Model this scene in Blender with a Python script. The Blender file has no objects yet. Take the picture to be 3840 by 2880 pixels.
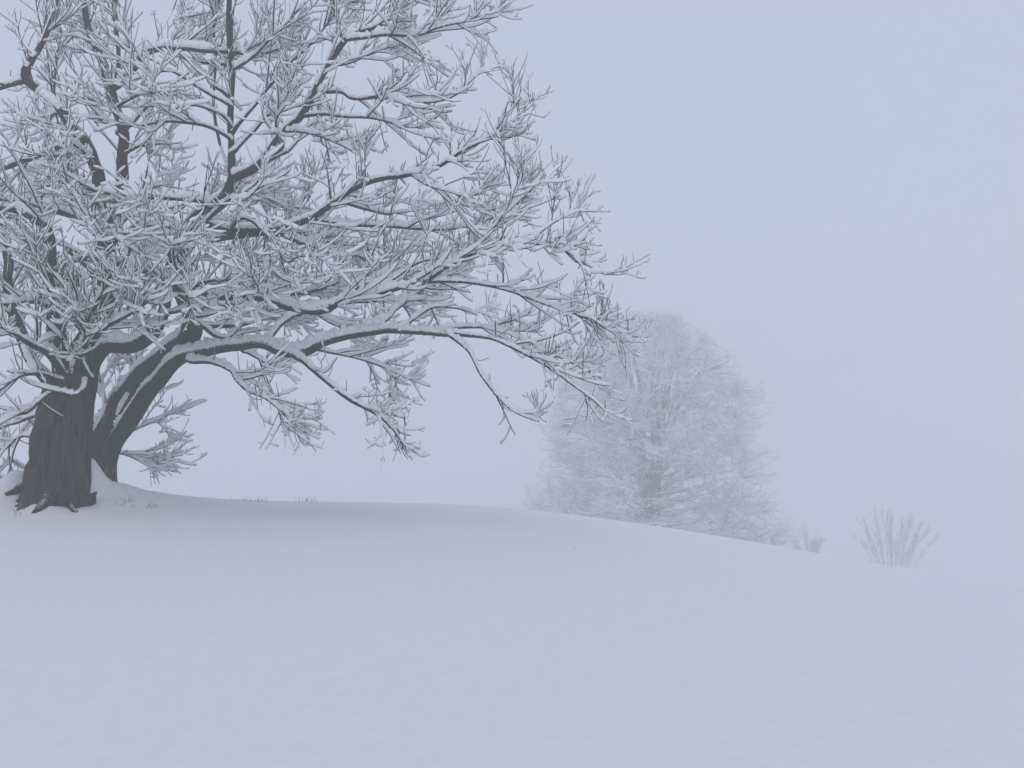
import bpy, math
import numpy as np

# ------------------------------------------------------------------ camera, sky, sun, exposure
SC = bpy.context.scene
COL = SC.collection
F, PITCH, EYE = 3196.0, math.radians(3.0), 1.65          # focal length in photo pixels (3840 wide)

cam_d = bpy.data.cameras.new('camera')
cam_d.sensor_width = 36.0
cam_d.lens = 36.0 * F / 3840.0
cam_d.clip_end = 2000.0
cam = bpy.data.objects.new('camera', cam_d)
cam.location = (0, 0, EYE)
cam.rotation_euler = (math.radians(90) + PITCH, 0, 0)
COL.objects.link(cam)
SC.camera = cam

SUN_EL, SUN_ROT = math.radians(46), math.radians(155)
world = bpy.data.worlds.new('World')
SC.world = world
world.use_nodes = True
nt = world.node_tree
nt.nodes.clear()
w_out = nt.nodes.new('ShaderNodeOutputWorld')
w_bg = nt.nodes.new('ShaderNodeBackground')
w_sky = nt.nodes.new('ShaderNodeTexSky')
w_sky.sky_type = 'NISHITA'
w_sky.sun_disc = False
w_sky.sun_elevation = SUN_EL
w_sky.sun_rotation = SUN_ROT
w_sky.dust_density = 4.0
w_mix = nt.nodes.new('ShaderNodeMix')
w_mix.data_type = 'RGBA'
w_mix.inputs[0].default_value = 0.94                      # thick even cloud over the clear sky
w_mix.inputs[7].default_value = (5.15, 5.8, 7.1, 1)
nt.links.new(w_sky.outputs[0], w_mix.inputs[6])
nt.links.new(w_mix.outputs[2], w_bg.inputs['Color'])
w_bg.inputs['Strength'].default_value = 0.1
nt.links.new(w_bg.outputs[0], w_out.inputs['Surface'])

sun_d = bpy.data.lights.new('sun', 'SUN')
sun_d.energy = 0.5
sun_d.angle = math.radians(60)
sun_d.color = (1.0, 0.97, 0.94)
sun = bpy.data.objects.new('sun', sun_d)
sun.rotation_euler = (math.radians(90) - SUN_EL, 0, math.radians(180) - SUN_ROT)
COL.objects.link(sun)

SC.view_settings.view_transform = 'Standard'
SC.view_settings.look = 'None'
SC.view_settings.exposure = 0.07
SC.view_settings.gamma = 1.0
SC.render.engine = 'CYCLES'
cy = SC.cycles
cy.max_bounces = 12
cy.diffuse_bounces = 5
cy.volume_bounces = 8
cy.transparent_max_bounces = 8
cy.use_denoising = True
cy.use_adaptive_sampling = True
cy.adaptive_threshold = 0.012

# ------------------------------------------------------------------ materials
def nodes_of(name):
    m = bpy.data.materials.new(name)
    m.use_nodes = True
    t = m.node_tree
    b = t.nodes['Principled BSDF']
    return m, t, b

def noise(t, scale, detail=4, rough=.6, coord=None):
    n = t.nodes.new('ShaderNodeTexNoise')
    n.inputs['Scale'].default_value = scale
    n.inputs['Detail'].default_value = detail
    n.inputs['Roughness'].default_value = rough
    if coord is not None:
        t.links.new(coord, n.inputs['Vector'])
    return n

def ramp(t, src, stops):
    r = t.nodes.new('ShaderNodeValToRGB')
    e = r.color_ramp.elements
    e[0].position, e[0].color = stops[0][0], (*stops[0][1], 1)
    e[1].position, e[1].color = stops[-1][0], (*stops[-1][1], 1)
    for p, c in stops[1:-1]:
        k = e.new(p); k.color = (*c, 1)
    t.links.new(src, r.inputs[0])
    return r

def mat_snow(name, scale, bump, dist, col_a=(.80, .83, .87), col_b=(.90, .92, .94)):
    m, t, b = nodes_of(name)
    tc = t.nodes.new('ShaderNodeTexCoord').outputs['Object']
    n = noise(t, scale, 5, .6, tc)
    r = ramp(t, n.outputs[0], [(.3, col_a), (.7, col_b)])
    t.links.new(r.outputs[0], b.inputs['Base Color'])
    b.inputs['Roughness'].default_value = .85
    b.inputs['Specular IOR Level'].default_value = .2
    bp = t.nodes.new('ShaderNodeBump')
    bp.inputs['Strength'].default_value = bump
    bp.inputs['Distance'].default_value = dist
    n2 = noise(t, scale * 3, 6, .65, tc)
    t.links.new(n2.outputs[0], bp.inputs['Height'])
    t.links.new(bp.outputs[0], b.inputs['Normal'])
    return m

def mat_bark(name, dark, mid, stretch, scale, bump, dusting):
    """bark with a dusting of snow crystals caught on what faces up"""
    m, t, b = nodes_of(name)
    tc = t.nodes.new('ShaderNodeTexCoord').outputs['Object']
    mp = t.nodes.new('ShaderNodeMapping')
    mp.inputs['Scale'].default_value = stretch
    t.links.new(tc, mp.inputs['Vector'])
    n = noise(t, scale, 8, .68, mp.outputs[0])
    r = ramp(t, n.outputs[0], [(.32, dark), (.55, mid), (.75, tuple(c * 1.5 for c in mid))])
    geo = t.nodes.new('ShaderNodeNewGeometry')
    sep = t.nodes.new('ShaderNodeSeparateXYZ')
    t.links.new(geo.outputs['Normal'], sep.inputs[0])
    n3 = noise(t, 34, 6, .75, tc)
    ad = t.nodes.new('ShaderNodeMath'); ad.operation = 'MULTIPLY_ADD'
    ad.inputs[1].default_value = 2.2
    t.links.new(n3.outputs[0], ad.inputs[0]); t.links.new(sep.outputs['Z'], ad.inputs[2])
    mk = ramp(t, ad.outputs[0], [(0, (0, 0, 0)), (1, (1, 1, 1))])
    mr = t.nodes.new('ShaderNodeMapRange')
    mr.inputs['From Min'].default_value = dusting
    mr.inputs['From Max'].default_value = dusting + .22
    t.nodes.remove(mk)
    t.links.new(ad.outputs[0], mr.inputs['Value'])
    mx = t.nodes.new('ShaderNodeMix'); mx.data_type = 'RGBA'
    mx.inputs[7].default_value = (.82, .85, .88, 1)
    t.links.new(mr.outputs[0], mx.inputs[0]); t.links.new(r.outputs[0], mx.inputs[6])
    t.links.new(mx.outputs[2], b.inputs['Base Color'])
    b.inputs['Roughness'].default_value = .9
    b.inputs['Specular IOR Level'].default_value = .15
    bp = t.nodes.new('ShaderNodeBump')
    bp.inputs['Strength'].default_value = bump
    bp.inputs['Distance'].default_value = .03
    t.links.new(n.outputs[0], bp.inputs['Height'])
    t.links.new(bp.outputs[0], b.inputs['Normal'])
    return m

M_GROUND = mat_snow('ground_snow', 9, .3, .008, (.765, .78, .805), (.80, .81, .835))
M_SNOW = mat_snow('branch_snow', 9, .5, .02, (.85, .865, .885), (.93, .94, .95))
M_TRUNK = mat_bark('trunk_bark', (.004, .0035, .003), (.066, .055, .041), (1, 1, .2), 12, 1.0, 1.9)
M_ROOT = mat_bark('root_bark', (.004, .0035, .003), (.06, .048, .034), (1, 1, 1), 14, 1.0, 2.0)
M_STEM = mat_bark('stem_bark', (.012, .011, .010), (.036, .031, .026), (1, 1, .5), 18, 1.0, 1.42)
M_BARK = mat_bark('limb_bark', (.014, .012, .011), (.038, .033, .030), (1, 1, 1), 30, .7, 1.5)
M_TWIG = mat_bark('twig_bark', (.020, .017, .017), (.040, .034, .033), (1, 1, 1), 20, .2, 2.4)
M_RIME = mat_snow('rime', 2.5, .2, .02, (.87, .86, .89), (.95, .945, .96))
M_FARBARK = mat_bark('far_bark', (.04, .036, .037), (.09, .08, .08), (1, 1, .4), 5, .5, 1.28)
M_SHRUB = mat_bark('shrub_bark', (.03, .027, .027), (.06, .052, .05), (1, 1, 1), 8, .3, 2.2)
M_GRASS = mat_snow('dry_grass', 6, .1, .01, (.14, .115, .075), (.27, .23, .16))

# ------------------------------------------------------------------ mesh helpers
RNG = np.random.default_rng(11)

def unit(v):
    return v / np.maximum(np.linalg.norm(v, axis=-1, keepdims=True), 1e-9)

def make_obj(name, verts, quads, mat, parent=None, smooth=True, origin=None):
    me = bpy.data.meshes.new(name)
    verts = np.asarray(verts, np.float32)
    if origin is not None:
        verts = verts - np.asarray(origin, np.float32)
    nf = len(quads)
    me.vertices.add(len(verts)); me.vertices.foreach_set('co', verts.ravel())
    me.loops.add(nf * 4); me.loops.foreach_set('vertex_index', np.asarray(quads, np.int32).ravel())
    me.polygons.add(nf)
    me.polygons.foreach_set('loop_start', np.arange(0, nf * 4, 4, dtype=np.int32))
    me.polygons.foreach_set('loop_total', np.full(nf, 4, np.int32))
    me.polygons.foreach_set('use_smooth', np.full(nf, smooth, bool))
    me.update(calc_edges=True)
    me.materials.append(mat)
    o = bpy.data.objects.new(name, me)
    COL.objects.link(o)
    if origin is not None and parent is None:
        o.location = origin
    if parent is not None:
        o.parent = parent
    return o

class Acc:
    """collects batches of quads for one mesh"""
    def __init__(s): s.v, s.q, s.n = [], [], 0
    def add(s, v, q):
        if len(q) == 0: return
        s.v.append(v); s.q.append(q + s.n); s.n += len(v)
    def build(s, name, mat, parent=None, origin=None, kind=None):
        if not s.v: return None
        o = make_obj(name, np.concatenate(s.v), np.concatenate(s.q), mat, parent, True, origin)
        if kind: o['kind'] = kind
        return o

def frames(P):
    T = np.empty_like(P)
    T[:, 1:-1] = P[:, 2:] - P[:, :-2]
    T[:, 0] = P[:, 1] - P[:, 0]
    T[:, -1] = P[:, -1] - P[:, -2]
    T = unit(T)
    ref = np.zeros((P.shape[0], 1, 3)); ref[:, 0, 2] = 1
    steep = np.abs(unit(P[:, -1] - P[:, 0])[:, 2]) > .93
    ref[steep, 0] = (.25, -1, 0)
    side = unit(np.cross(T, np.broadcast_to(ref, T.shape)))
    up = np.cross(side, T)
    return T, side, up

def carried(P):
    """frames carried along one path without twist"""
    T = np.empty_like(P)
    T[1:-1] = P[2:] - P[:-2]; T[0] = P[1] - P[0]; T[-1] = P[-1] - P[-2]
    T = unit(T)
    S = np.empty_like(P)
    a = np.array([0.3, -1, .1]) if abs(T[0, 2]) > .8 else np.array([0, 0, 1.])
    v = np.cross(T[0], a)
    for k in range(len(P)):
        v = v - T[k] * (v @ T[k]); v = v / np.linalg.norm(v); S[k] = v
    return T[None], S[None], np.cross(S, T)[None]

def sweep(C, side, up, A, B, sides):
    """elliptic tubes: C,side,up (N,K,3); A,B (N,K) -> verts, quads"""
    N, K = A.shape
    th = np.arange(sides) / sides * 2 * math.pi
    ct, st = np.cos(th), np.sin(th)
    V = C[:, :, None] + side[:, :, None] * (A[:, :, None] * ct)[..., None] + up[:, :, None] * (B[:, :, None] * st)[..., None]
    idx = np.arange(N * K * sides).reshape(N, K, sides)
    a = idx[:, :-1]; b = idx[:, 1:]
    q = np.stack([a, np.roll(a, -1, 2), np.roll(b, -1, 2), b], -1).reshape(-1, 4)
    ends = []
    if sides == 4:
        ends = [idx[:, -1], idx[:, 0, ::-1]]
    elif sides >= 6 and sides % 2 == 0:
        for ring in (idx[:, -1], idx[:, 0, ::-1]):
            for k in range(sides // 2 - 1):
                ends.append(np.stack([ring[:, k], ring[:, k + 1], ring[:, sides - 2 - k], ring[:, sides - 1 - k]], -1))
    if ends:
        q = np.concatenate([q] + ends)
    return V.reshape(-1, 3), q

def smooth1(n, k, amp):
    """smooth random rows (n,k), mean 0"""
    a = RNG.normal(0, 1, (n, k + 4))
    a = (a[:, :-2] + 2 * a[:, 1:-1] + a[:, 2:]) / 2.45
    return amp * a[:, 1:k + 1]

def coarse(n, k, amp, stride=4):
    """smooth random rows that wander over about stride samples"""
    m = max(3, k // stride + 2)
    a = smooth1(n, m, amp)
    x = np.linspace(0, m - 1, k)
    i = np.minimum(x.astype(int), m - 2); w = x - i
    w = w * w * (3 - 2 * w)
    return a[:, i] * (1 - w) + a[:, i + 1] * w

def wood(acc, P, R, sides):
    T, s, u = carried(P[0]) if len(P) == 1 else frames(P)
    acc.add(*sweep(P, s, u, R, R, sides))

def snow(acc, P, R, sides, k0=.05, k1=.7, hmax=.125, lump=.24, drop=.06, tip=1.0, cut=.36, ragged=0.0):
    """the snow lying along the top of each branch; steep stretches hold none"""
    T, s, u = frames(P)
    flip = np.sign(u[..., 2:3]); flip[flip == 0] = 1
    s, u = s * flip, u * flip
    c = np.sqrt(np.clip(1 - T[..., 2] ** 2, 0, 1))
    hold = np.clip((c - cut) / (.92 - cut), 0, 1) ** .8
    N, K = R.shape
    h = np.minimum(k0 + k1 * R, hmax) * np.clip(RNG.normal(1, .3, (N, 1)), .3, 1.6)
    h = h * np.clip(1 + smooth1(N, K, lump), .25, 1.8) * hold
    h = h * np.clip(1 + coarse(N, K, .28, 7), .3, 1.8) if K > 20 else h
    gap = RNG.random((N, K)) < drop
    h = np.where(gap, h * .3, h)
    h[:, -1] *= .75 * tip
    h[:, 0] *= .7
    a = np.minimum(.75 * R + .42 * h, .9 * R + .022) * np.where(R > .03, .5 + .5 * hold, 1) * np.where(hold > 0, 1, .6)
    b = .4 * R + .5 * h
    off = .6 * R + .45 * h
    off = np.where(hold > 0, off, 0.1 * R); b = np.where(hold > 0, b, .5 * R)
    a[:, -1] *= .55; b[:, -1] *= .6
    keep = hold.max(1) > .05
    if not keep.any(): return
    v, q = sweep((P + u * off[..., None])[keep], s[keep], u[keep], a[keep], b[keep], sides)
    if ragged:
        v = v + RNG.normal(0, ragged, v.shape) * np.repeat(np.minimum(a[keep], .05).ravel(), sides)[:, None]
    acc.add(v, q)

def finer(P, R, k):
    n = len(P); m = n * k
    x = np.linspace(0, n - 1, m)
    q, _ = resample(np.c_[P, R], m)
    return q[None, :, :3], q[None, :, 3]

def resample(pts, n):
    """Catmull-Rom through the control points, n even samples"""
    p = np.asarray(pts, float)
    p = np.vstack([2 * p[0] - p[1], p, 2 * p[-1] - p[-2]])
    out = []
    for i in range(1, len(p) - 2):
        t = np.linspace(0, 1, 24, endpoint=False)[:, None]
        a, b, c, d = p[i - 1], p[i], p[i + 1], p[i + 2]
        out.append(.5 * (2 * b + (c - a) * t + (2 * a - 5 * b + 4 * c - d) * t * t + (3 * b - a - 3 * c + d) * t ** 3))
    out = np.vstack(out + [p[-2][None]])
    L = np.r_[0, np.cumsum(np.linalg.norm(np.diff(out, axis=0), axis=1))]
    s = np.linspace(0, L[-1], n)
    return np.stack([np.interp(s, L, out[:, k]) for k in range(out.shape[1])], 1), L[-1]

def at(sx, sy, d):
    """the point at distance d (metres along +Y) on the sight line of a photo pixel"""
    x, z = (sx - 1920) / F, (1440 - sy) / F
    cp, sp_ = math.cos(PITCH), math.sin(PITCH)
    dy = cp - z * sp_; dz = sp_ + z * cp
    k = d / dy
    return np.array([x * k, d, EYE + dz * k])

# ------------------------------------------------------------------ branching
def grow(PP, PR, n_per, t0, t1, ang, length, K, r0, r1, droop, lift, wob, up_bias=.15, sprout=0.0, len_fall=.5, flat=1.0):
    """children of every parent row; returns (N,K,3),(N,K), parent index"""
    N, KP = PR.shape
    n_i = RNG.poisson(n_per, N) if np.ndim(n_per) == 0 else RNG.poisson(n_per)
    par = np.repeat(np.arange(N), n_i)
    M = len(par)
    if M == 0: return np.zeros((0, K, 3)), np.zeros((0, K)), par
    t = t0 + (t1 - t0) * RNG.random(M) ** .85
    f = t * (KP - 1); i = np.minimum(f.astype(int), KP - 2); w = (f - i)[:, None]
    base = PP[par, i] * (1 - w) + PP[par, i + 1] * w
    pr = PR[par, i] * (1 - w[:, 0]) + PR[par, i + 1] * w[:, 0]
    T = unit(PP[par, i + 1] - PP[par, i])
    rv = RNG.normal(size=(M, 3)); rv[:, 2] *= flat
    perp = unit(rv - T * (rv * T).sum(1, keepdims=True))
    a = np.radians(RNG.uniform(ang[0], ang[1], M))[:, None]
    d = T * np.cos(a) + perp * np.sin(a)
    d[:, 2] += up_bias
    sp_ = RNG.random(M) < sprout
    d[sp_] = unit(RNG.normal(0, .16, (sp_.sum(), 3)) + np.array([0, 0, 1.]))
    d = unit(d)
    L = RNG.uniform(length[0], length[1], M) * (1 - len_fall * t)
    L[sp_] *= .8
    P = np.empty((M, K, 3)); P[:, 0] = base
    step = (L / (K - 1))[:, None]
    dr = np.where(sp_, 0, RNG.uniform(.3, 1.2, M) * droop)[:, None]
    lf = np.where(sp_, .02, RNG.uniform(.3, 1.3, M) * lift)[:, None]
    for k in range(1, K):
        P[:, k] = P[:, k - 1] + d * step
        s = k / (K - 1)
        d = d + RNG.normal(0, wob, (M, 3))
        d[:, 2:] += (-dr * (1 - s) + lf * s) * (4.0 / K)
        d = unit(d)
    rr = np.minimum(RNG.uniform(.6, 1.45, M) * r0, pr * .8)[:, None]
    s = np.linspace(0, 1, K)[None]
    R = rr * (1 - s) + np.minimum(r1, rr * .8) * s
    return P, R, par

def limb_path(ctrl, n=None, rough=1.0):
    """ctrl rows: sx, sy, d, diameter px -> path (n,3), radius (n,)"""
    c = np.array([[*at(x, y, d), .5 * w / F * d] for x, y, d, w in ctrl])
    ln = np.linalg.norm(np.diff(c[:, :3], axis=0), axis=1).sum()
    n = n or max(8, int(ln / .085))
    q, ln = resample(c, n)
    P, R = q[:, :3].copy(), np.maximum(q[:, 3], .004)
    st = max(3, int(n * .18 / max(ln, .5)))
    j = coarse(3, n, 1.0, st).T
    P[1:-1] += (j * (R * .2 * rough + .006)[:, None])[1:-1]
    R *= 1 + coarse(1, n, .07 * rough, st)[0]
    return P, R, ln

# ------------------------------------------------------------------ the setting: snow field
def sp(t): return np.log1p(np.exp(-np.abs(t))) + np.maximum(t, 0)

def ground_z(x, y):
    x = np.asarray(x, float); y = np.asarray(y, float)
    rampy = np.clip((y + 4) / 24, 0, 1.6)
    z = -0.19 * 1.6 * sp((np.minimum(x, 40 + 0 * x) - 0.6) / 1.6) * rampy
    q = np.clip(y - 16.5, 0, 4.6)
    z = z - 0.011 * q * q - 0.101 * np.clip(y - 21.1, 0, 75)
    z = z + 0.09 * np.clip((y - 6) / 10, 0, 1) + 0.22 / (1 + np.exp(np.clip((x + 5.6) / 0.9, -50, 50))) * np.exp(-((y - 14.5) / 5) ** 2)
    z = z + 0.42 * np.exp(-((x + 8.9) ** 2 / (2 * 1.45 ** 2) + (y - 16.4) ** 2 / (2 * 1.3 ** 2)))
    # soft wind-laid swells
    z = z + .009 * np.sin(x * .9 + 1.3 * np.sin(y * .31)) * np.sin(y * .55 + .6 * np.sin(x * .42 + 1))
    z = z + .002 * np.sin(x * 2.3 + 2.1 * np.sin(y * .8 + .5)) * np.sin(y * 1.7 + 1.1 * np.sin(x * 1.1))
    # uneven drift round the roots
    near_ = np.exp(-((x + 7.6) ** 2 + (y - 14.9) ** 2) / (2 * 1.1 ** 2))
    z = z + near_ * (.05 * np.sin(x * 7.3 + 1.5 * np.sin(y * 4)) * np.sin(y * 6.1 + 1) + .03 * np.sin(x * 13 + 2 * np.sin(y * 9)) * np.sin(y * 11 + 2))
    for bx, by, bh, sx_, sy_ in ((-7.57, 15.3, .62, .15, .22), (-7.42, 15.7, .16, .3, .4), (-8.62, 14.9, .42, .26, .35), (-8.35, 14.05, .10, .14, .16), (-7.62, 14.0, .12, .16, .18), (-7.05, 16.2, .06, .3, .3)):
        z = z + bh * np.exp(-((x - bx) ** 2 / (2 * sx_ ** 2) + (y - by) ** 2 / (2 * sy_ ** 2)))
    return np.maximum(z, -17.0)

def axis(lo, hi, core_lo, core_hi, step, grow_):
    a = list(np.arange(core_lo, core_hi + 1e-6, step))
    s = step
    while a[-1] < hi: s *= grow_; a.append(a[-1] + s)
    s = step
    while a[0] > lo: s *= grow_; a.insert(0, a[0] - s)
    return np.array(a)

gx = axis(-320, 320, -11, 11, .1, 1.09)
gy = axis(-60, 420, 3, 23, .1, 1.08)
X, Y = np.meshgrid(gx, gy, indexing='ij')
Z = ground_z(X, Y)
near = (np.abs(X) < 16) & (Y < 30)
Z = Z + np.where(near, RNG.normal(0, .0008, Z.shape), 0)
ii = np.arange(X.size).reshape(X.shape)
gq = np.stack([ii[:-1, :-1], ii[1:, :-1], ii[1:, 1:], ii[:-1, 1:]], -1).reshape(-1, 4)
ground = make_obj('snow_field', np.stack([X, Y, Z], -1).reshape(-1, 3), gq, M_GROUND)
ground['kind'] = 'structure'

def ground_hit(sx, sy):
    d = np.arange(2, 40, .02)
    p = np.array([at(sx, sy, k) for k in d])
    g = ground_z(p[:, 0], p[:, 1])
    k = int(np.argmax(p[:, 2] < g))
    return np.array([p[k, 0], p[k, 1], g[k]])

# ------------------------------------------------------------------ the old snow-laden tree
base = at(200, 1885, 14.55)
TREE_O = np.array([base[0], base[1], float(ground_z(base[0], base[1]))])

def empty(name, loc, label, cat, group=None):
    o = bpy.data.objects.new(name, None)
    o.location = loc
    o.empty_display_size = .3
    COL.objects.link(o)
    o['label'] = label; o['category'] = cat
    if group: o['group'] = group
    return o

tree = empty('old_tree', TREE_O, 'huge old bare tree with dark trunk and thick snow along every branch', 'tree')

def rough_trunk(ctrl, sides, flute, n, flare=0.0):
    P, R, ln = limb_path(ctrl, n, .3 if not flare else .1)
    T, s, u = carried(P)
    th = np.arange(sides) / sides * 2 * math.pi
    s0 = np.linspace(0, 1, n)
    ph = RNG.uniform(0, 6.28, 8)
    prof = np.ones((n, sides))
    for k, fq in enumerate((3, 5, 8, 13, 21)):
        prof += flute / (1 + k * .45) * .6 * np.sin(fq * th[None] + ph[k] + 1.5 * np.sin(s0[:, None] * (3 + 1.5 * k) + ph[k]))
    if flare or flute > .045:
        lump_ = coarse(sides, n, flute * .75, 4).T
        lump_ = (np.roll(lump_, 1, 1) + 2 * lump_ + np.roll(lump_, -1, 1)) / 2.9
        prof += lump_
    lobes = .18 + .95 * np.maximum(0, np.sin(4 * th + .6 + .7 * np.sin(2 * th))) ** 2 + .25 * np.maximum(0, np.sin(9 * th + 2))
    fl = flare * np.exp(-s0[:, None] / (.06 + .025 * np.sin(3 * th + 1))[None]) * lobes[None] if flare else 0
    prof += fl
    RR = R[:, None] * prof
    V = P[:, None] + s[0][:, None] * (RR * np.cos(th))[..., None] + u[0][:, None] * (RR * np.sin(th))[..., None]
    idx = np.arange(n * sides).reshape(n, sides)
    a, b = idx[:-1], idx[1:]
    q = np.stack([a, np.roll(a, -1, 1), np.roll(b, -1, 1), b], -1).reshape(-1, 4)
    return V.reshape(-1, 3), q, P, R

# the main stem, its fused neighbour and the two stems leaning to the right
v, q, TP, TR = rough_trunk([(194, 1930, 14.6, 215), (198, 1830, 14.6, 190), (210, 1700, 14.6, 172), (228, 1560, 14.6, 160), (240, 1478, 14.65, 150),
                            (268, 1400, 14.75, 105), (312, 1300, 14.9, 85), (370, 1200, 15, 70), (397, 1110, 15.05, 58), (388, 1000, 15.1, 54),
                            (374, 850, 15.1, 52), (372, 700, 15.1, 50)], 64, .085, 150, .62)
trunk = make_obj('trunk', v, q, M_TRUNK, tree, True, TREE_O)
v, q, SP2, SR2 = rough_trunk([(318, 1820, 17.0, 110), (345, 1710, 17.0, 100), (400, 1589, 16.95, 96), (490, 1460, 16.8, 92), (590, 1360, 16.5, 86), (690, 1280, 16.1, 80),
                              (722, 1215, 15.8, 74), (700, 1125, 15.5, 66), (662, 1010, 15.3, 62), (682, 910, 15.2, 58), (746, 813, 15.1, 54), (836, 745, 15.05, 50), (870, 690, 15, 46)], 36, .05, 120)
stem2 = make_obj('stem', v, q, M_STEM, tree, True, TREE_O)
v, q, SP3, SR3 = rough_trunk([(404, 1850, 16.35, 62), (409, 1790, 16.3, 52), (413, 1725, 16.3, 52), (434, 1657, 16.2, 60), (497, 1557, 16.1, 62), (565, 1462, 16, 58),
                              (626, 1386, 15.9, 52), (692, 1338, 15.8, 46), (814, 1311, 15.6, 38), (924, 1290, 15.4, 36), (999, 1294, 15.3, 35), (1064, 1324, 15.2, 36),
                              (1148, 1317, 15.1, 36), (1223, 1284, 15, 32), (1347, 1253, 14.9, 27), (1446, 1241, 14.8, 24), (1546, 1246, 14.7, 21), (1680, 1252, 14.5, 18)], 28, .05, 200)
stem3 = make_obj('stem', v, q, M_STEM, tree, True, TREE_O)
v, q, SP4, SR4 = rough_trunk([(318, 1860, 15.05, 40), (320, 1700, 14.98, 42), (330, 1560, 14.95, 44), (336, 1450, 14.95, 48), (350, 1370, 14.95, 54), (400, 1298, 14.9, 56), (497, 1296, 14.8, 54), (566, 1258, 14.75, 50),
                              (606, 1180, 14.7, 44), (612, 1090, 14.7, 38), (568, 1022, 14.65, 32), (456, 988, 14.5, 27), (330, 966, 14.3, 22), (245, 992, 14.1, 15), (215, 1040, 14, 9)], 28, .05, 130)
stem4 = make_obj('stem', v, q, M_STEM, tree, True, TREE_O)

for a_, g_, w_ in (((200, 1790, 14.62), [(128, 1868), (92, 1888), (60, 1906)], 62),
                   ((200, 1790, 14.62), [(165, 1892), (142, 1912), (118, 1928)], 70),
                   ((200, 1790, 14.62), [(288, 1850), (310, 1866), (334, 1882)], 62),
                   ((200, 1790, 14.62), [(262, 1896), (276, 1910), (292, 1926)], 62),
                   ((200, 1790, 14.62), [(86, 1832), (58, 1848), (20, 1856)], 60)):
    pts = [at(*a_)] + [ground_hit(*g) for g in g_]
    pts.insert(1, pts[0] * .45 + pts[1] * .55 + np.array([0, 0, -.06]))
    rr = np.array([1, .85, .62, .42, .2]) * .5 * w_ / F * 14.4
    q_, _ = resample(np.c_[np.array(pts), rr], 26)
    RP, RR_ = q_[:, :3] + coarse(3, 26, .012, 4).T, q_[:, 3] * (1 + coarse(1, 26, .12, 3)[0])
    acc = Acc(); wood(acc, RP[None], RR_[None], 14)
    acc.build('root', M_ROOT, trunk, TREE_O)

# snow on the leaning stems
for so, Pn, Rn, i0 in ((stem2, SP2, SR2, 10), (stem3, SP3, SR3, 30), (stem4, SP4, SR4, 30), (trunk, TP, TR, 60)):
    acc = Acc()
    snow(acc, *finer(Pn[i0:], Rn[i0:], 2), 16, lump=.2, drop=0.01, cut=.3, ragged=.2)
    acc.build('snow_cap', M_SNOW, so, TREE_O)

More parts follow.
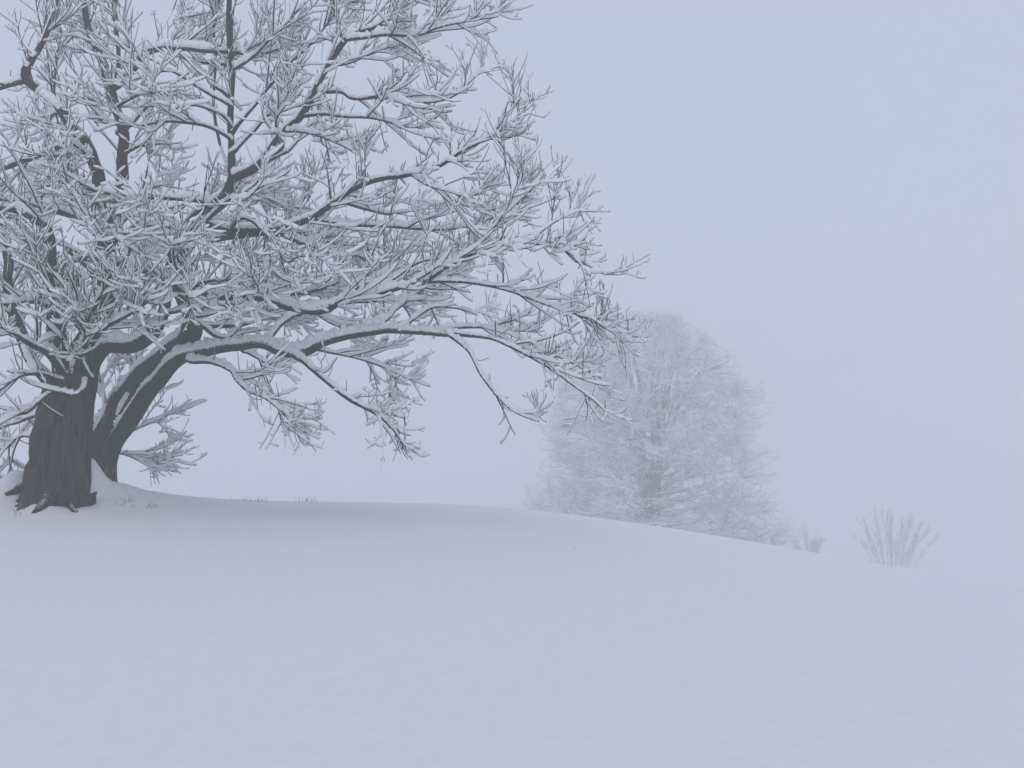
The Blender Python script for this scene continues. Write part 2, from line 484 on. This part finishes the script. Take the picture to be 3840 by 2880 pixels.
# limbs: control rows are sx, sy, distance, diameter in photo pixels
LIMBS = [
 # the low limb's forks
 [(1660, 1250, 14.55, 18), (1795, 1262, 14.3, 14), (1890, 1290, 14.1, 12), (2048, 1371, 13.9, 9), (2170, 1458, 13.7, 7), (2274, 1548, 13.6, 5)],
 [(1670, 1250, 14.5, 13), (1753, 1319, 14.4, 10), (1805, 1406, 14.3, 9), (1910, 1528, 14.2, 7), (2022, 1580, 14.1, 5)],
 [(1620, 1246, 14.6, 12), (1736, 1228, 14.8, 11), (1875, 1238, 14.9, 9), (2010, 1300, 15, 7), (2120, 1352, 15, 6), (2255, 1420, 15.1, 4)],
 [(1070, 1320, 15.1, 22), (1140, 1370, 14.9, 20), (1215, 1423, 14.7, 18), (1319, 1502, 14.5, 16), (1423, 1562, 14.4, 12), (1476, 1614, 14.3, 9), (1506, 1664, 14.3, 5)],
 [(705, 1350, 15.7, 17), (777, 1361, 15.3, 15), (859, 1386, 15, 13), (886, 1426, 14.9, 12), (927, 1467, 14.8, 11), (994, 1494, 14.6, 9), (1060, 1540, 14.5, 7), (1145, 1580, 14.4, 4)],
 [(1360, 1245, 14.85, 15), (1440, 1210, 15.2, 13), (1500, 1150, 15.6, 12), (1590, 1090, 16, 9), (1680, 1060, 16.3, 6)],
 # middle long limb and forks
 [(690, 1100, 15.3, 34), (749, 1101, 15.2, 32), (868, 1112, 15, 28), (976, 1117, 14.8, 26), (1085, 1150, 14.6, 25), (1204, 1161, 14.4, 26), (1302, 1123, 14.2, 22), (1410, 1107, 14.1, 19), (1519, 1074, 14, 17),
  (1606, 1052, 13.9, 15), (1693, 993, 13.8, 13), (1790, 944, 13.7, 12), (1890, 918, 13.6, 11), (2000, 917, 13.5, 11), (2101, 934, 13.4, 9), (2178, 979, 13.4, 7), (2268, 1029, 13.3, 5), (2335, 1000, 13.3, 4)],
 [(1590, 1056, 13.95, 13), (1736, 1058, 14, 12), (1845, 1074, 14.1, 11), (1953, 1107, 14.1, 9), (2062, 1145, 14.1, 8), (2170, 1183, 14.1, 6), (2257, 1226, 14.1, 5), (2344, 1286, 14.1, 3)],
 [(1400, 1108, 14.1, 13), (1490, 1040, 14.4, 11), (1580, 985, 14.7, 10), (1700, 950, 15, 8), (1830, 880, 15.2, 7), (1930, 800, 15.3, 5), (1975, 720, 15.4, 3)],
 [(1780, 948, 13.7, 9), (1850, 850, 13.5, 8), (1905, 770, 13.4, 6), (1950, 690, 13.4, 4), (1962, 640, 13.4, 3)],
 [(1980, 918, 13.5, 8), (2040, 860, 13.7, 7), (2095, 826, 13.8, 5), (2140, 806, 13.8, 4), (2175, 790, 13.9, 3)],
 # upper long limb
 [(760, 830, 15.1, 36), (803, 848, 15.1, 34), (868, 868, 15, 31), (976, 868, 14.8, 28), (1063, 852, 14.7, 27), (1172, 814, 14.6, 25), (1259, 760, 14.5, 22), (1345, 700, 14.4, 21), (1443, 667, 14.3, 19), (1541, 651, 14.2, 16),
  (1649, 618, 14.1, 14), (1736, 564, 14, 12), (1823, 521, 14, 9), (1900, 474, 13.9, 7), (1980, 428, 13.9, 4)],
 [(1836, 510, 14, 8), (1885, 452, 14, 7), (1920, 410, 14, 5), (1958, 366, 14, 3)],
 [(1165, 818, 14.6, 16), (1302, 841, 14.8, 14), (1465, 852, 15, 12), (1627, 862, 15.1, 10), (1740, 850, 15.2, 8), (1850, 815, 15.3, 7), (1940, 755, 15.3, 5), (2010, 715, 15.4, 3)],
 [(800, 900, 15.1, 26), (880, 885, 15.3, 24), (1042, 879, 15.6, 21), (1139, 917, 15.8, 19), (1226, 933, 16, 16), (1335, 955, 16.1, 13), (1443, 1009, 16.2, 10), (1540, 1020, 16.3, 7), (1660, 1000, 16.4, 4)],
 [(1540, 652, 14.2, 11), (1600, 690, 13.9, 9), (1680, 720, 13.7, 7), (1760, 740, 13.6, 6), (1850, 690, 13.5, 4)],
 # upper right stem and its side limbs
 [(868, 692, 15, 42), (900, 660, 15, 36), (974, 607, 14.95, 34), (1064, 497, 14.9, 30), (1128, 438, 14.8, 27), (1183, 343, 14.7, 24), (1233, 249, 14.6, 22), (1302, 144, 14.5, 19), (1397, 109, 14.4, 16), (1471, 65, 14.3, 13), (1540, 8, 14.2, 10), (1640, -40, 14.1, 6)],
 [(868, 695, 15, 40), (864, 640, 15, 30), (863, 588, 15, 27), (868, 407, 15, 25), (872, 253, 15, 23), (863, 90, 15, 21), (862, -60, 15, 18), (850, -300, 15, 10)],
 [(1128, 438, 14.8, 13), (1223, 428, 14.6, 12), (1297, 438, 14.5, 11), (1397, 443, 14.4, 9), (1471, 462, 14.4, 8), (1560, 480, 14.3, 6), (1640, 440, 14.3, 4)],
 [(1183, 348, 14.7, 14), (1272, 343, 14.5, 13), (1322, 368, 14.4, 12), (1446, 368, 14.3, 10), (1546, 383, 14.2, 8), (1645, 378, 14.1, 7), (1720, 348, 14.1, 6), (1775, 298, 14, 4), (1815, 262, 14, 3)],
 [(1297, 149, 14.5, 13), (1372, 144, 14.4, 12), (1446, 130, 14.3, 11), (1566, 134, 14.2, 9), (1645, 100, 14.1, 8), (1745, 80, 14.1, 6), (1870, 62, 14, 4)],
 [(1064, 497, 14.9, 12), (1140, 497, 14.6, 10), (1220, 520, 14.4, 8), (1320, 565, 14.3, 5)],
 [(1233, 249, 14.6, 11), (1310, 235, 14.9, 9), (1400, 200, 15.1, 7), (1480, 170, 15.2, 5)],
 [(872, 500, 15, 15), (890, 472, 15, 14), (939, 413, 15.1, 13), (1009, 323, 15.2, 12), (1078, 249, 15.3, 11), (1150, 180, 15.3, 9), (1230, 90, 15.4, 8), (1290, 20, 15.4, 6), (1400, -30, 15.4, 4)],
 [(870, 262, 15, 12), (949, 212, 14.9, 10), (1000, 160, 14.8, 8), (1080, 80, 14.7, 6), (1150, 10, 14.6, 4)],
 [(1290, 160, 14.5, 11), (1262, 60, 14.5, 10), (1240, -30, 14.5, 9), (1230, -150, 14.5, 6)],
 # reaching left from the middle stems
 [(866, 540, 15, 14), (850, 511, 14.9, 13), (768, 470, 14.6, 12), (655, 457, 14.4, 11), (520, 470, 14.2, 9), (398, 461, 14, 7), (362, 434, 14, 4)],
 [(868, 400, 15, 12), (805, 362, 14.7, 11), (723, 312, 14.5, 10), (633, 262, 14.3, 9), (565, 267, 14.2, 7), (497, 217, 14.1, 6), (479, 140, 14.1, 3)],
 [(800, 770, 15.05, 18), (723, 750, 14.7, 16), (542, 741, 14.2, 14), (407, 727, 13.9, 11), (316, 705, 13.8, 8), (285, 640, 13.8, 4)],
 [(900, 650, 15, 14), (830, 560, 15.2, 12), (800, 420, 15.3, 11), (810, 250, 15.3, 10), (800, 80, 15.3, 9), (790, -100, 15.3, 6)],
 # the left crown
 [(372, 720, 15.1, 52), (368, 640, 15.1, 46), (325, 542, 15, 44), (271, 470, 15, 42), (217, 398, 14.9, 40), (149, 334, 14.9, 36), (95, 290, 14.8, 32), (120, 220, 14.8, 24), (170, 130, 14.8, 18), (210, 20, 14.8, 12), (230, -120, 14.8, 6)],
 [(110, 300, 14.85, 22), (30, 322, 14.7, 18), (-60, 350, 14.6, 13), (-180, 340, 14.5, 7)],
 [(280, 520, 15, 24), (203, 560, 14.9, 22), (113, 592, 14.8, 20), (0, 633, 14.7, 17), (-130, 660, 14.6, 10), (-260, 640, 14.6, 5)],
 [(388, 990, 15.1, 46), (425, 850, 15.2, 46), (452, 710, 15.3, 44), (455, 610, 15.3, 42), (466, 520, 15.3, 40), (443, 443, 15.3, 38), (420, 362, 15.3, 36), (398, 271, 15.3, 34), (362, 181, 15.3, 30), (332, 120, 15.3, 26), (312, 0, 15.3, 20), (300, -160, 15.3, 10)],
 [(428, 330, 15.3, 26), (497, 262, 15.2, 26), (542, 208, 15.1, 24), (610, 178, 15.1, 22), (678, 185, 15.1, 18), (770, 190, 15.1, 16), (859, 194, 15.2, 14), (980, 200, 15.2, 10), (1100, 170, 15.2, 6)],
 [(430, 330, 15.3, 18), (440, 200, 15.4, 16), (430, 60, 15.4, 14), (440, -80, 15.4, 8)],
 [(345, 850, 15.2, 34), (335, 840, 15.2, 32), (226, 795, 15.5, 28), (90, 768, 15.8, 24), (-60, 740, 16, 16), (-200, 760, 16, 8)],
 [(190, 1010, 14.7, 40), (181, 870, 14.7, 36), (149, 827, 14.6, 32), (90, 797, 14.6, 28), (0, 780, 14.5, 22), (-140, 800, 14.5, 10)],
 [(235, 1450, 14.7, 60), (205, 1300, 14.8, 52), (190, 1150, 14.8, 46), (190, 1000, 14.7, 40)],
 [(200, 1440, 14.6, 52), (120, 1350, 14.5, 44), (60, 1220, 14.5, 38), (25, 1060, 14.5, 34), (20, 920, 14.5, 28), (-40, 780, 14.5, 18), (-90, 640, 14.5, 10)],
 # the snow-heavy low limbs in front of the trunk
 [(318, 1420, 14.3, 22), (305, 1462, 14.1, 20), (270, 1484, 14, 19), (203, 1470, 13.95, 18), (149, 1505, 13.9, 17), (104, 1546, 13.8, 16), (45, 1560, 13.7, 13), (-20, 1606, 13.6, 9), (-100, 1640, 13.5, 5)],
 [(240, 1420, 14.5, 30), (180, 1330, 13.9, 24), (110, 1290, 13.5, 18), (30, 1240, 13.1, 13), (-60, 1200, 12.9, 7)],
 [(250, 1400, 14.5, 26), (240, 1280, 13.9, 22), (200, 1150, 13.5, 17), (170, 1040, 13.2, 12), (130, 940, 13.1, 6)],
 [(280, 1380, 14.6, 24), (320, 1280, 14, 20), (350, 1170, 13.6, 15), (400, 1060, 13.3, 10), (440, 960, 13.1, 5)],
 [(230, 1430, 14.4, 24), (130, 1400, 13.8, 18), (60, 1420, 13.4, 14), (0, 1460, 13.2, 9), (-70, 1480, 13, 5)],
 [(300, 1350, 14.6, 22), (380, 1240, 14, 17), (460, 1190, 13.6, 13), (540, 1140, 13.3, 9), (600, 1060, 13.1, 5)],
 [(340, 1420, 14.8, 18), (300, 1330, 14.2, 15), (330, 1230, 13.8, 12), (290, 1110, 13.4, 9), (250, 1010, 13.2, 5)],
 [(200, 1160, 14.7, 22), (120, 1130, 14.3, 17), (30, 1140, 14, 13), (-80, 1120, 13.8, 7)],
 # low sprays behind the stems
 [(436, 1645, 16.2, 8), (500, 1615, 16.6, 7), (560, 1590, 16.8, 5), (622, 1582, 17, 3)],
 [(414, 1698, 16.25, 8), (470, 1705, 16.5, 7), (545, 1740, 16.7, 4)],
 [(150, 1560, 15.2, 14), (80, 1580, 15.6, 11), (10, 1600, 15.9, 9), (-80, 1660, 16.2, 5)],
 [(130, 1640, 15.2, 12), (70, 1640, 15.6, 10), (20, 1680, 15.9, 7), (-30, 1760, 16.2, 4)],
 [(330, 1640, 16, 14), (390, 1540, 16.5, 12), (380, 1440, 17, 9), (420, 1360, 17.4, 5)],
 [(440, 1560, 16.2, 14), (520, 1400, 17, 11), (470, 1320, 17.6, 8), (540, 1270, 18, 4)],
]

# limbs that reach away from or towards the viewer out of the stems (start, end, start diameter)
DEEP = [
 ((700, 1130, 15.4), (1300, 830, 18.6), 26), ((690, 1180, 15.4), (1480, 1010, 18.4), 26), ((690, 960, 15.3), (1180, 640, 18.2), 24), ((700, 1150, 15.4), (1020, 1040, 18.8), 22),
 ((720, 1220, 15.45), (1420, 1180, 18), 22), ((760, 800, 15.1), (980, 620, 18.4), 20), ((1000, 1290, 15.3), (1640, 1120, 17.6), 18), ((720, 1200, 15.4), (1120, 1220, 17.6), 18),
 ((940, 640, 14.95), (1290, 560, 17.6), 18), ((866, 580, 15), (1190, 330, 17.6), 18), ((868, 380, 15), (1000, 60, 17.4), 16), ((872, 250, 15), (700, 60, 17.2), 14),
 ((440, 500, 15.3), (690, 380, 17.2), 20), ((400, 280, 15.3), (230, 120, 17.2), 18), ((450, 600, 15.3), (640, 560, 17.6), 20), ((372, 720, 15.1), (110, 690, 17.4), 20), ((330, 540, 15), (80, 440, 17), 18),
 ((390, 1000, 15), (110, 1000, 17.4), 20), ((390, 900, 15.1), (650, 700, 17.6), 20), ((395, 1080, 15), (560, 900, 18), 18), ((340, 1250, 15), (160, 1200, 17), 18), ((690, 1060, 15.4), (840, 830, 17.8), 20),
 ((1204, 1161, 14.4), (1560, 900, 16.6), 13), ((1259, 760, 14.5), (1600, 760, 16.6), 13), ((1500, 1245, 14.7), (1840, 1130, 16.4), 12),
 ((682, 910, 15.2), (1000, 660, 13), 18), ((700, 1120, 15.4), (940, 1010, 12.8), 18), ((868, 868, 15), (1210, 960, 13), 15), ((868, 480, 15), (640, 380, 13.2), 14), ((1000, 590, 14.95), (1120, 260, 13.2), 13),
 ((385, 900, 15.1), (560, 760, 13), 18), ((374, 850, 15.1), (190, 720, 13.2), 18), ((612, 1090, 14.7), (700, 900, 12.9), 16), ((600, 1190, 14.7), (800, 1080, 12.9), 15), ((722, 1215, 15.4), (880, 1170, 13.2), 14),
 ((560, 1260, 14.75), (520, 1080, 13), 14), ((456, 988, 14.5), (430, 830, 13), 14), ((440, 450, 15.3), (560, 330, 13.4), 14), ((325, 542, 15), (250, 560, 13.3), 14), ((1000, 1120, 14.8), (1260, 1000, 13.1), 13),
 ((1148, 1317, 15.1), (1560, 1420, 16.2), 12), ((900, 1300, 15.4), (1020, 1400, 16.8), 12), ((780, 1320, 15.6), (1000, 1240, 17.4), 14),
]
paths = []
for L in LIMBS:
    P, R, ln = limb_path(L, None, .9)
    paths.append((P, R, ln))
for a, b, w in DEEP:
    a, b = np.array(a, float), np.array(b, float)
    p0, p1 = at(*a), at(*b)
    L = np.linalg.norm(p1 - p0)
    side = RNG.normal(0, .07, (3, 3)) * L
    pts = [p0, p0 + (p1 - p0) * .28 + side[0] + [0, 0, .04 * L], p0 + (p1 - p0) * .55 + side[1] + [0, 0, .05 * L], p0 + (p1 - p0) * .8 + side[2] * .8, p1]
    r0 = .5 * w / F * a[2]
    rr = np.array([1, .78, .55, .35, .14]) * r0
    n = max(10, int(L / .085))
    q, ln = resample(np.c_[np.array(pts), rr], n)
    P, R = q[:, :3].copy(), np.maximum(q[:, 3], .006)
    P[1:-1] += (coarse(3, n, 1.0, 3).T * (R * .3 + .012)[:, None])[1:-1]
    paths.append((P, R, ln))

def in_reach(P, m=520):
    """rows whose start can be seen from the photograph's place or a few steps to its side"""
    c = P[:, 0]
    x = c[:, 0] / c[:, 1] * F + 1920
    y = 1607 - (c[:, 2] - EYE) / c[:, 1] * F
    return (x > -m) & (y > -m)

for li, (P, R, ln) in enumerate(paths):
    limb = Acc(); wood(limb, P[None], R[None], 10)
    lo = limb.build('limb', M_BARK, tree, TREE_O)
    tw, sn = Acc(), Acc()
    snow(sn, *finer(P, R, 3), 10, lump=.22, drop=.02, ragged=.16)
    spray = 50 <= li < 56
    thick = R[0] > .07
    K2, K3, K4 = 11, 6, 3
    deep = li >= len(LIMBS)
    n2 = max(4, ln * (3.4 if deep else 3.7) * (1.5 if 41 <= li <= 48 else 1))
    P2, R2, _ = grow(P[None], R[None], n2, .22 if not thick else .3, .99, (18, 50), (.85, 2.3), K2, .016, .007, .30, .46, .045, .10, .08, .78, .9)
    ok = in_reach(P2); P2, R2 = P2[ok], R2[ok]
    wood(tw, P2, R2, 4); snow(sn, P2, R2, 6, .05)
    P3, R3, _ = grow(P2, R2, 5.6, .12, .98, (20, 54), (.22, .82), K3, .010, .005, .3, .55, .06, .12, .16, .4, .9)
    ok = in_reach(P3); P3, R3 = P3[ok], R3[ok]
    wood(tw, P3, R3, 3); snow(sn, P3, R3, 5, .043)
    P4, R4, _ = grow(P3, R3, 1.7, .25, 1.0, (30, 75), (.07, .25), K4, .0075, .0045, .05, .4, .12, .35, .3, .3, .9)
    # short twigs straight off the limb as well
    P5, R5, _ = grow(P[None], R[None], ln * 3.2, .2, 1.0, (35, 85), (.12, .5), K4, .0085, .006, .05, .35, .12, .35, .45, .3, .9)
    P4, R4 = np.concatenate([P4, P5]), np.concatenate([R4, R5])
    ok = in_reach(P4); P4, R4 = P4[ok], R4[ok]
    wood(tw, P4, R4, 3); snow(sn, P4, R4, 4, .035, tip=1.5)
    tw.build('twigs', M_TWIG, lo, TREE_O, 'stuff')
    sn.build('snow_cap', M_SNOW, lo, TREE_O, 'stuff')

# ------------------------------------------------------------------ the frosted tree beyond the crest
FD = 75.0
fb = at(2440, 1985, FD); fz = float(ground_z(fb[0], fb[1])) - .2
FO = np.array([fb[0], fb[1], fz])
ftree = empty('frosted_tree', FO, 'broad dome-shaped tree white with rime, fading in the fog beyond the crest', 'tree')
top_z = at(2440, 1170, FD)[2] - fz
W = 12.9
acc = Acc()
v = np.array([[0, 0, -.4, 1.15], [.05, 0, .5, .9], [.1, .05, 1.6, .8], [.15, 0, 3.0, .7], [.1, 0, 4.2, .55]])
q_, _ = resample(v, 20)
wood(acc, q_[None, :, :3] + FO, q_[None, :, 3], 20)
acc.build('trunk', M_FARBARK, ftree, FO)
stems = []
for k in range(9):
    az = k / 9 * 6.283 + RNG.uniform(-.3, .3)
    lean = RNG.uniform(.12, .34) if k else .03
    h = top_z * RNG.uniform(.72, .9) if k else top_z * .95
    e = np.array([math.cos(az) * lean, math.sin(az) * lean, 1.])
    pts = [[.15 * math.cos(az), .15 * math.sin(az), 1.0 + .15 * k, .34]]
    for s in (.2, .4, .6, .8, 1.0):
        pts.append([e[0] * h * s ** 1.15 + RNG.normal(0, .22), e[1] * h * s ** 1.15 + RNG.normal(0, .22), 1.2 + (h - 1.2) * s, .34 * (1 - s) ** .8 + .025])
    q_, _ = resample(np.array(pts), 40)
    stems.append(q_)
def envelope(z):
    t = np.clip(z / top_z, 0, 1)
    return W * np.clip(1 - t ** 2.1, 0, 1) ** .54 * (.93 + .07 * np.cos(t * 9))
far = []
for si, q_ in enumerate(stems):
    P, R = q_[:, :3] + FO, q_[:, 3]
    acc = Acc(); wood(acc, P[None], R[None], 8)
    so = acc.build('limb', M_FARBARK, ftree, FO)
    L1, R1 = [], []
    for j in range(20):
        ze = top_z * (.02 + .95 * RNG.random() ** 1.08)
        z0 = np.clip(ze * RNG.uniform(.35, .85) + .4, 2.0, q_[-1, 2] - .3)
        i = int(np.argmin(np.abs(q_[:, 2] - z0)))
        o0 = q_[i, :3]
        az = RNG.uniform(0, 6.283)
        a0 = math.atan2(o0[1], o0[0]) if si else az
        az = a0 + RNG.normal(0, 1.2)
        if math.sin(az) < -.45 and ze < .4 * top_z and RNG.random() < .85: continue
        re = envelope(ze) * RNG.uniform(.5, .85)
        en = np.array([math.cos(az) * re, math.sin(az) * re, ze])
        mid = o0 * .5 + en * .5 + np.array([0, 0, RNG.uniform(-.3, .5)]) + RNG.normal(0, .35, 3)
        rr = min(.10, R[i] * .55) * RNG.uniform(.8, 1.1)
        p_, _ = resample(np.array([[*o0, rr], [*(o0 * .75 + mid * .25 + RNG.normal(0, .25, 3)), rr * .8], [*mid, rr * .5], [*(mid * .45 + en * .55 + RNG.normal(0, .35, 3)), rr * .3], [*en, .015]]), 16)
        L1.append(p_[:, :3] + FO); R1.append(p_[:, 3])
    far.append((so, np.array(L1), np.array(R1)))

# fine branches run from the nearest limb to points spread through the ragged dome
NT = 3300
tz = top_z * (.02 + .97 * RNG.random(NT))
ta = RNG.uniform(0, 6.283, NT)
tr = envelope(tz) * np.sqrt(RNG.uniform(.12, 1, NT)) * (1 + .08 * np.sin(3 * ta + 1) + .07 * np.sin(5 * ta + tz * 1.1) + .05 * np.sin(11 * ta + tz * 2.3))
tr = np.minimum(tr, 12.4)
tgt = np.stack([np.cos(ta) * tr, np.sin(ta) * tr, tz], 1)
hole = (np.sin(ta) < -.5) & (tz < .36 * top_z) & (np.abs(np.cos(ta)) * tr < 2.4) & (RNG.random(NT) < .85)
tgt = tgt[~hole] + FO
allP = np.concatenate([L[:, 3:].reshape(-1, 3) for _, L, _ in far])
allR = np.concatenate([R_[:, 3:].ravel() for _, _, R_ in far])
own = np.concatenate([np.full(L[:, 3:].shape[0] * 13, k) for k, (_, L, _) in enumerate(far)])
best = np.empty(len(tgt), int)
for k in range(0, len(tgt), 400):
    dd = tgt[k:k + 400, None] - allP[None]
    dist = np.linalg.norm(dd, axis=2) + np.where(dd[..., 2] < -.3, 1.5, 0)
    best[k:k + 400] = dist.argmin(1)
b0 = allP[best]
dv = tgt - b0
ln = np.linalg.norm(dv, axis=1, keepdims=True)
sg = np.linspace(0, 1, 8)[None, :, None]
bow = RNG.normal(0, .22, (len(tgt), 1, 3)) * ln[:, None] + np.array([0, 0, -.03]) * ln[:, None]
P2a = b0[:, None] + dv[:, None] * sg + bow * np.sin(sg * math.pi) + RNG.normal(0, .07, (len(tgt), 8, 3)) * np.minimum(sg * 4, 1)
R2a = np.minimum(.034, allR[best] * .8)[:, None] * (1 - .6 * sg[..., 0]) + .004
for k, (so, L1, R1) in enumerate(far):
    tw, sn, rm = Acc(), Acc(), Acc()
    wood(tw, L1, R1, 5); snow(sn, L1, R1, 5, .07, .6, .18)
    m = own[best] == k
    P2, R2 = P2a[m], R2a[m]
    if len(P2):
        wood(tw, P2, R2, 4); snow(sn, P2, R2, 4, .05, .6, .16)
        P3, R3, _ = grow(P2, R2, 9, .05, 1, (25, 85), (.35, .95), 4, .026, .018, .08, .24, .2, .16, .03, .15)
        P4, R4, _ = grow(P3, R3, 3.0, .1, 1, (25, 80), (.2, .55), 2, .026, .019, .08, .2, .14, .1, .0, .2)
        wood(rm, P3, R3, 3); wood(rm, P4, R4, 3)
    tw.build('branches', M_FARBARK, so, FO, 'stuff')
    sn.build('snow_cap', M_SNOW, so, FO, 'stuff')
    rm.build('rimed_twigs', M_RIME, so, FO, 'stuff')

# ------------------------------------------------------------------ bare shrubs further down the slope
def shrub(sx, sy, d, h_px, w_px, n, label):
    b = at(sx, sy, d); gz = float(ground_z(b[0], b[1]))
    O = np.array([b[0], b[1], gz])
    vis = b[2] - gz                       # what the crest hides of it
    H_ = h_px / F * d + vis; Wd = w_px / F * d * .5
    t_ = empty('bare_shrub', O, label, 'shrub', 'bare shrubs in the fog')
    for k in range(n):
        u = RNG.uniform(-1, 1); vv = RNG.uniform(-.6, .6)
        hh = H_ * RNG.uniform(.5, 1.08) * (1 - .42 * u * u)
        pts = np.array([[u * Wd * .42, vv * Wd * .4, -.3, .036], [u * Wd * .58, vv * Wd * .55, hh * .4, .029], [u * Wd * .82, vv * Wd * .8, hh * .78, .02], [u * Wd * RNG.uniform(.85, 1.05), vv * Wd, hh, .014]])
        pts[1:3, :2] += RNG.normal(0, .12, (2, 2))
        p_, _ = resample(pts, 16)
        P, R = p_[None, :, :3] + O, p_[None, :, 3]
        acc = Acc(); wood(acc, P, R, 5)
        so = acc.build('stem', M_SHRUB, t_, O)
        P2, R2, _ = grow(P, R, 24, .12, 1, (14, 46), (.5, 1.7), 7, .018, .012, .02, .2, .08, .35, .0, .55)
        P3, R3, _ = grow(P2, R2, 4, .15, 1, (18, 50), (.2, .7), 4, .016, .010, .02, .2, .1, .3, .0, .4)
        acc = Acc(); wood(acc, P2, R2, 4); wood(acc, P3, R3, 3)
        acc.build('twigs', M_SHRUB, so, O, 'stuff')
shrub(3345, 2148, 118, 235, 345, 30, 'larger bare many-stemmed shrub, faint in the fog at far right')
shrub(3030, 2088, 122, 110, 110, 16, 'small faint bare shrub between the frosted tree and the larger shrub')

# ------------------------------------------------------------------ grass showing through the snow
def tuft(sx, sy, n, hpx, wpx, label, group='dry grass poking out of the snow'):
    g = ground_hit(sx, sy); d = g[1]
    k = d / F
    t_ = empty('grass_tuft', g, label, 'grass', group)
    for i in range(n):
        b0 = np.array([g[0] + RNG.normal(0, .33) * wpx * k, g[1] + RNG.normal(0, .12), 0])
        b0[2] = ground_z(b0[0], b0[1]) - .02
        h = hpx * k * RNG.uniform(.45, 1.1) + .02
        ln = RNG.normal(0, .28, 2) * h
        s = np.linspace(0, 1, 5)
        P = b0 + np.stack([ln[0] * s ** 1.8, ln[1] * s ** 1.8, h * s], 1)
        acc = Acc(); wood(acc, P[None], .0034 * (1 - .7 * s)[None], 4)
        acc.build('blade', M_GRASS, t_, g)
tuft(480, 1900, 14, 30, 60, 'dry grass tuft nearest the right of the tree trunk')
tuft(560, 1902, 12, 30, 34, 'short dry grass tuft right of the one beside the trunk')
tuft(945, 1880, 22, 24, 90, 'dry grass tuft on the crest under the drooping left limb')
tuft(1165, 1883, 20, 24, 80, 'dry grass tuft on the crest, rightmost of the clumps')
tuft(75, 1932, 8, 34, 40, 'thin dry grass in front of the trunk roots at lower left')
tuft(2158, 2066, 1, 26, 2, 'single dry stalk standing alone in the open snow')

# ------------------------------------------------------------------ fog
def box(name, lo, hi):
    x0, y0, z0 = lo; x1, y1, z1 = hi
    v = [(x0, y0, z0), (x1, y0, z0), (x1, y1, z0), (x0, y1, z0), (x0, y0, z1), (x1, y0, z1), (x1, y1, z1), (x0, y1, z1)]
    f = [(0, 3, 2, 1), (4, 5, 6, 7), (0, 1, 5, 4), (1, 2, 6, 5), (2, 3, 7, 6), (3, 0, 4, 7)]
    me = bpy.data.meshes.new(name); me.from_pydata(v, [], f)
    o = bpy.data.objects.new(name, me); COL.objects.link(o)
    return o
haze = box('haze', (-400, -110, -18.2), (400, 520, 14.0))
hm = bpy.data.materials.new('fog')
hm.use_nodes = True
ht = hm.node_tree; ht.nodes.clear()
ho = ht.nodes.new('ShaderNodeOutputMaterial')
hv = ht.nodes.new('ShaderNodeVolumePrincipled')
hv.inputs['Color'].default_value = (.97, .97, .98, 1)
hv.inputs['Density'].default_value = 0.0110
hv.inputs['Anisotropy'].default_value = 0.2
ht.links.new(hv.outputs[0], ho.inputs['Volume'])
haze.data.materials.append(hm)
haze['kind'] = 'stuff'
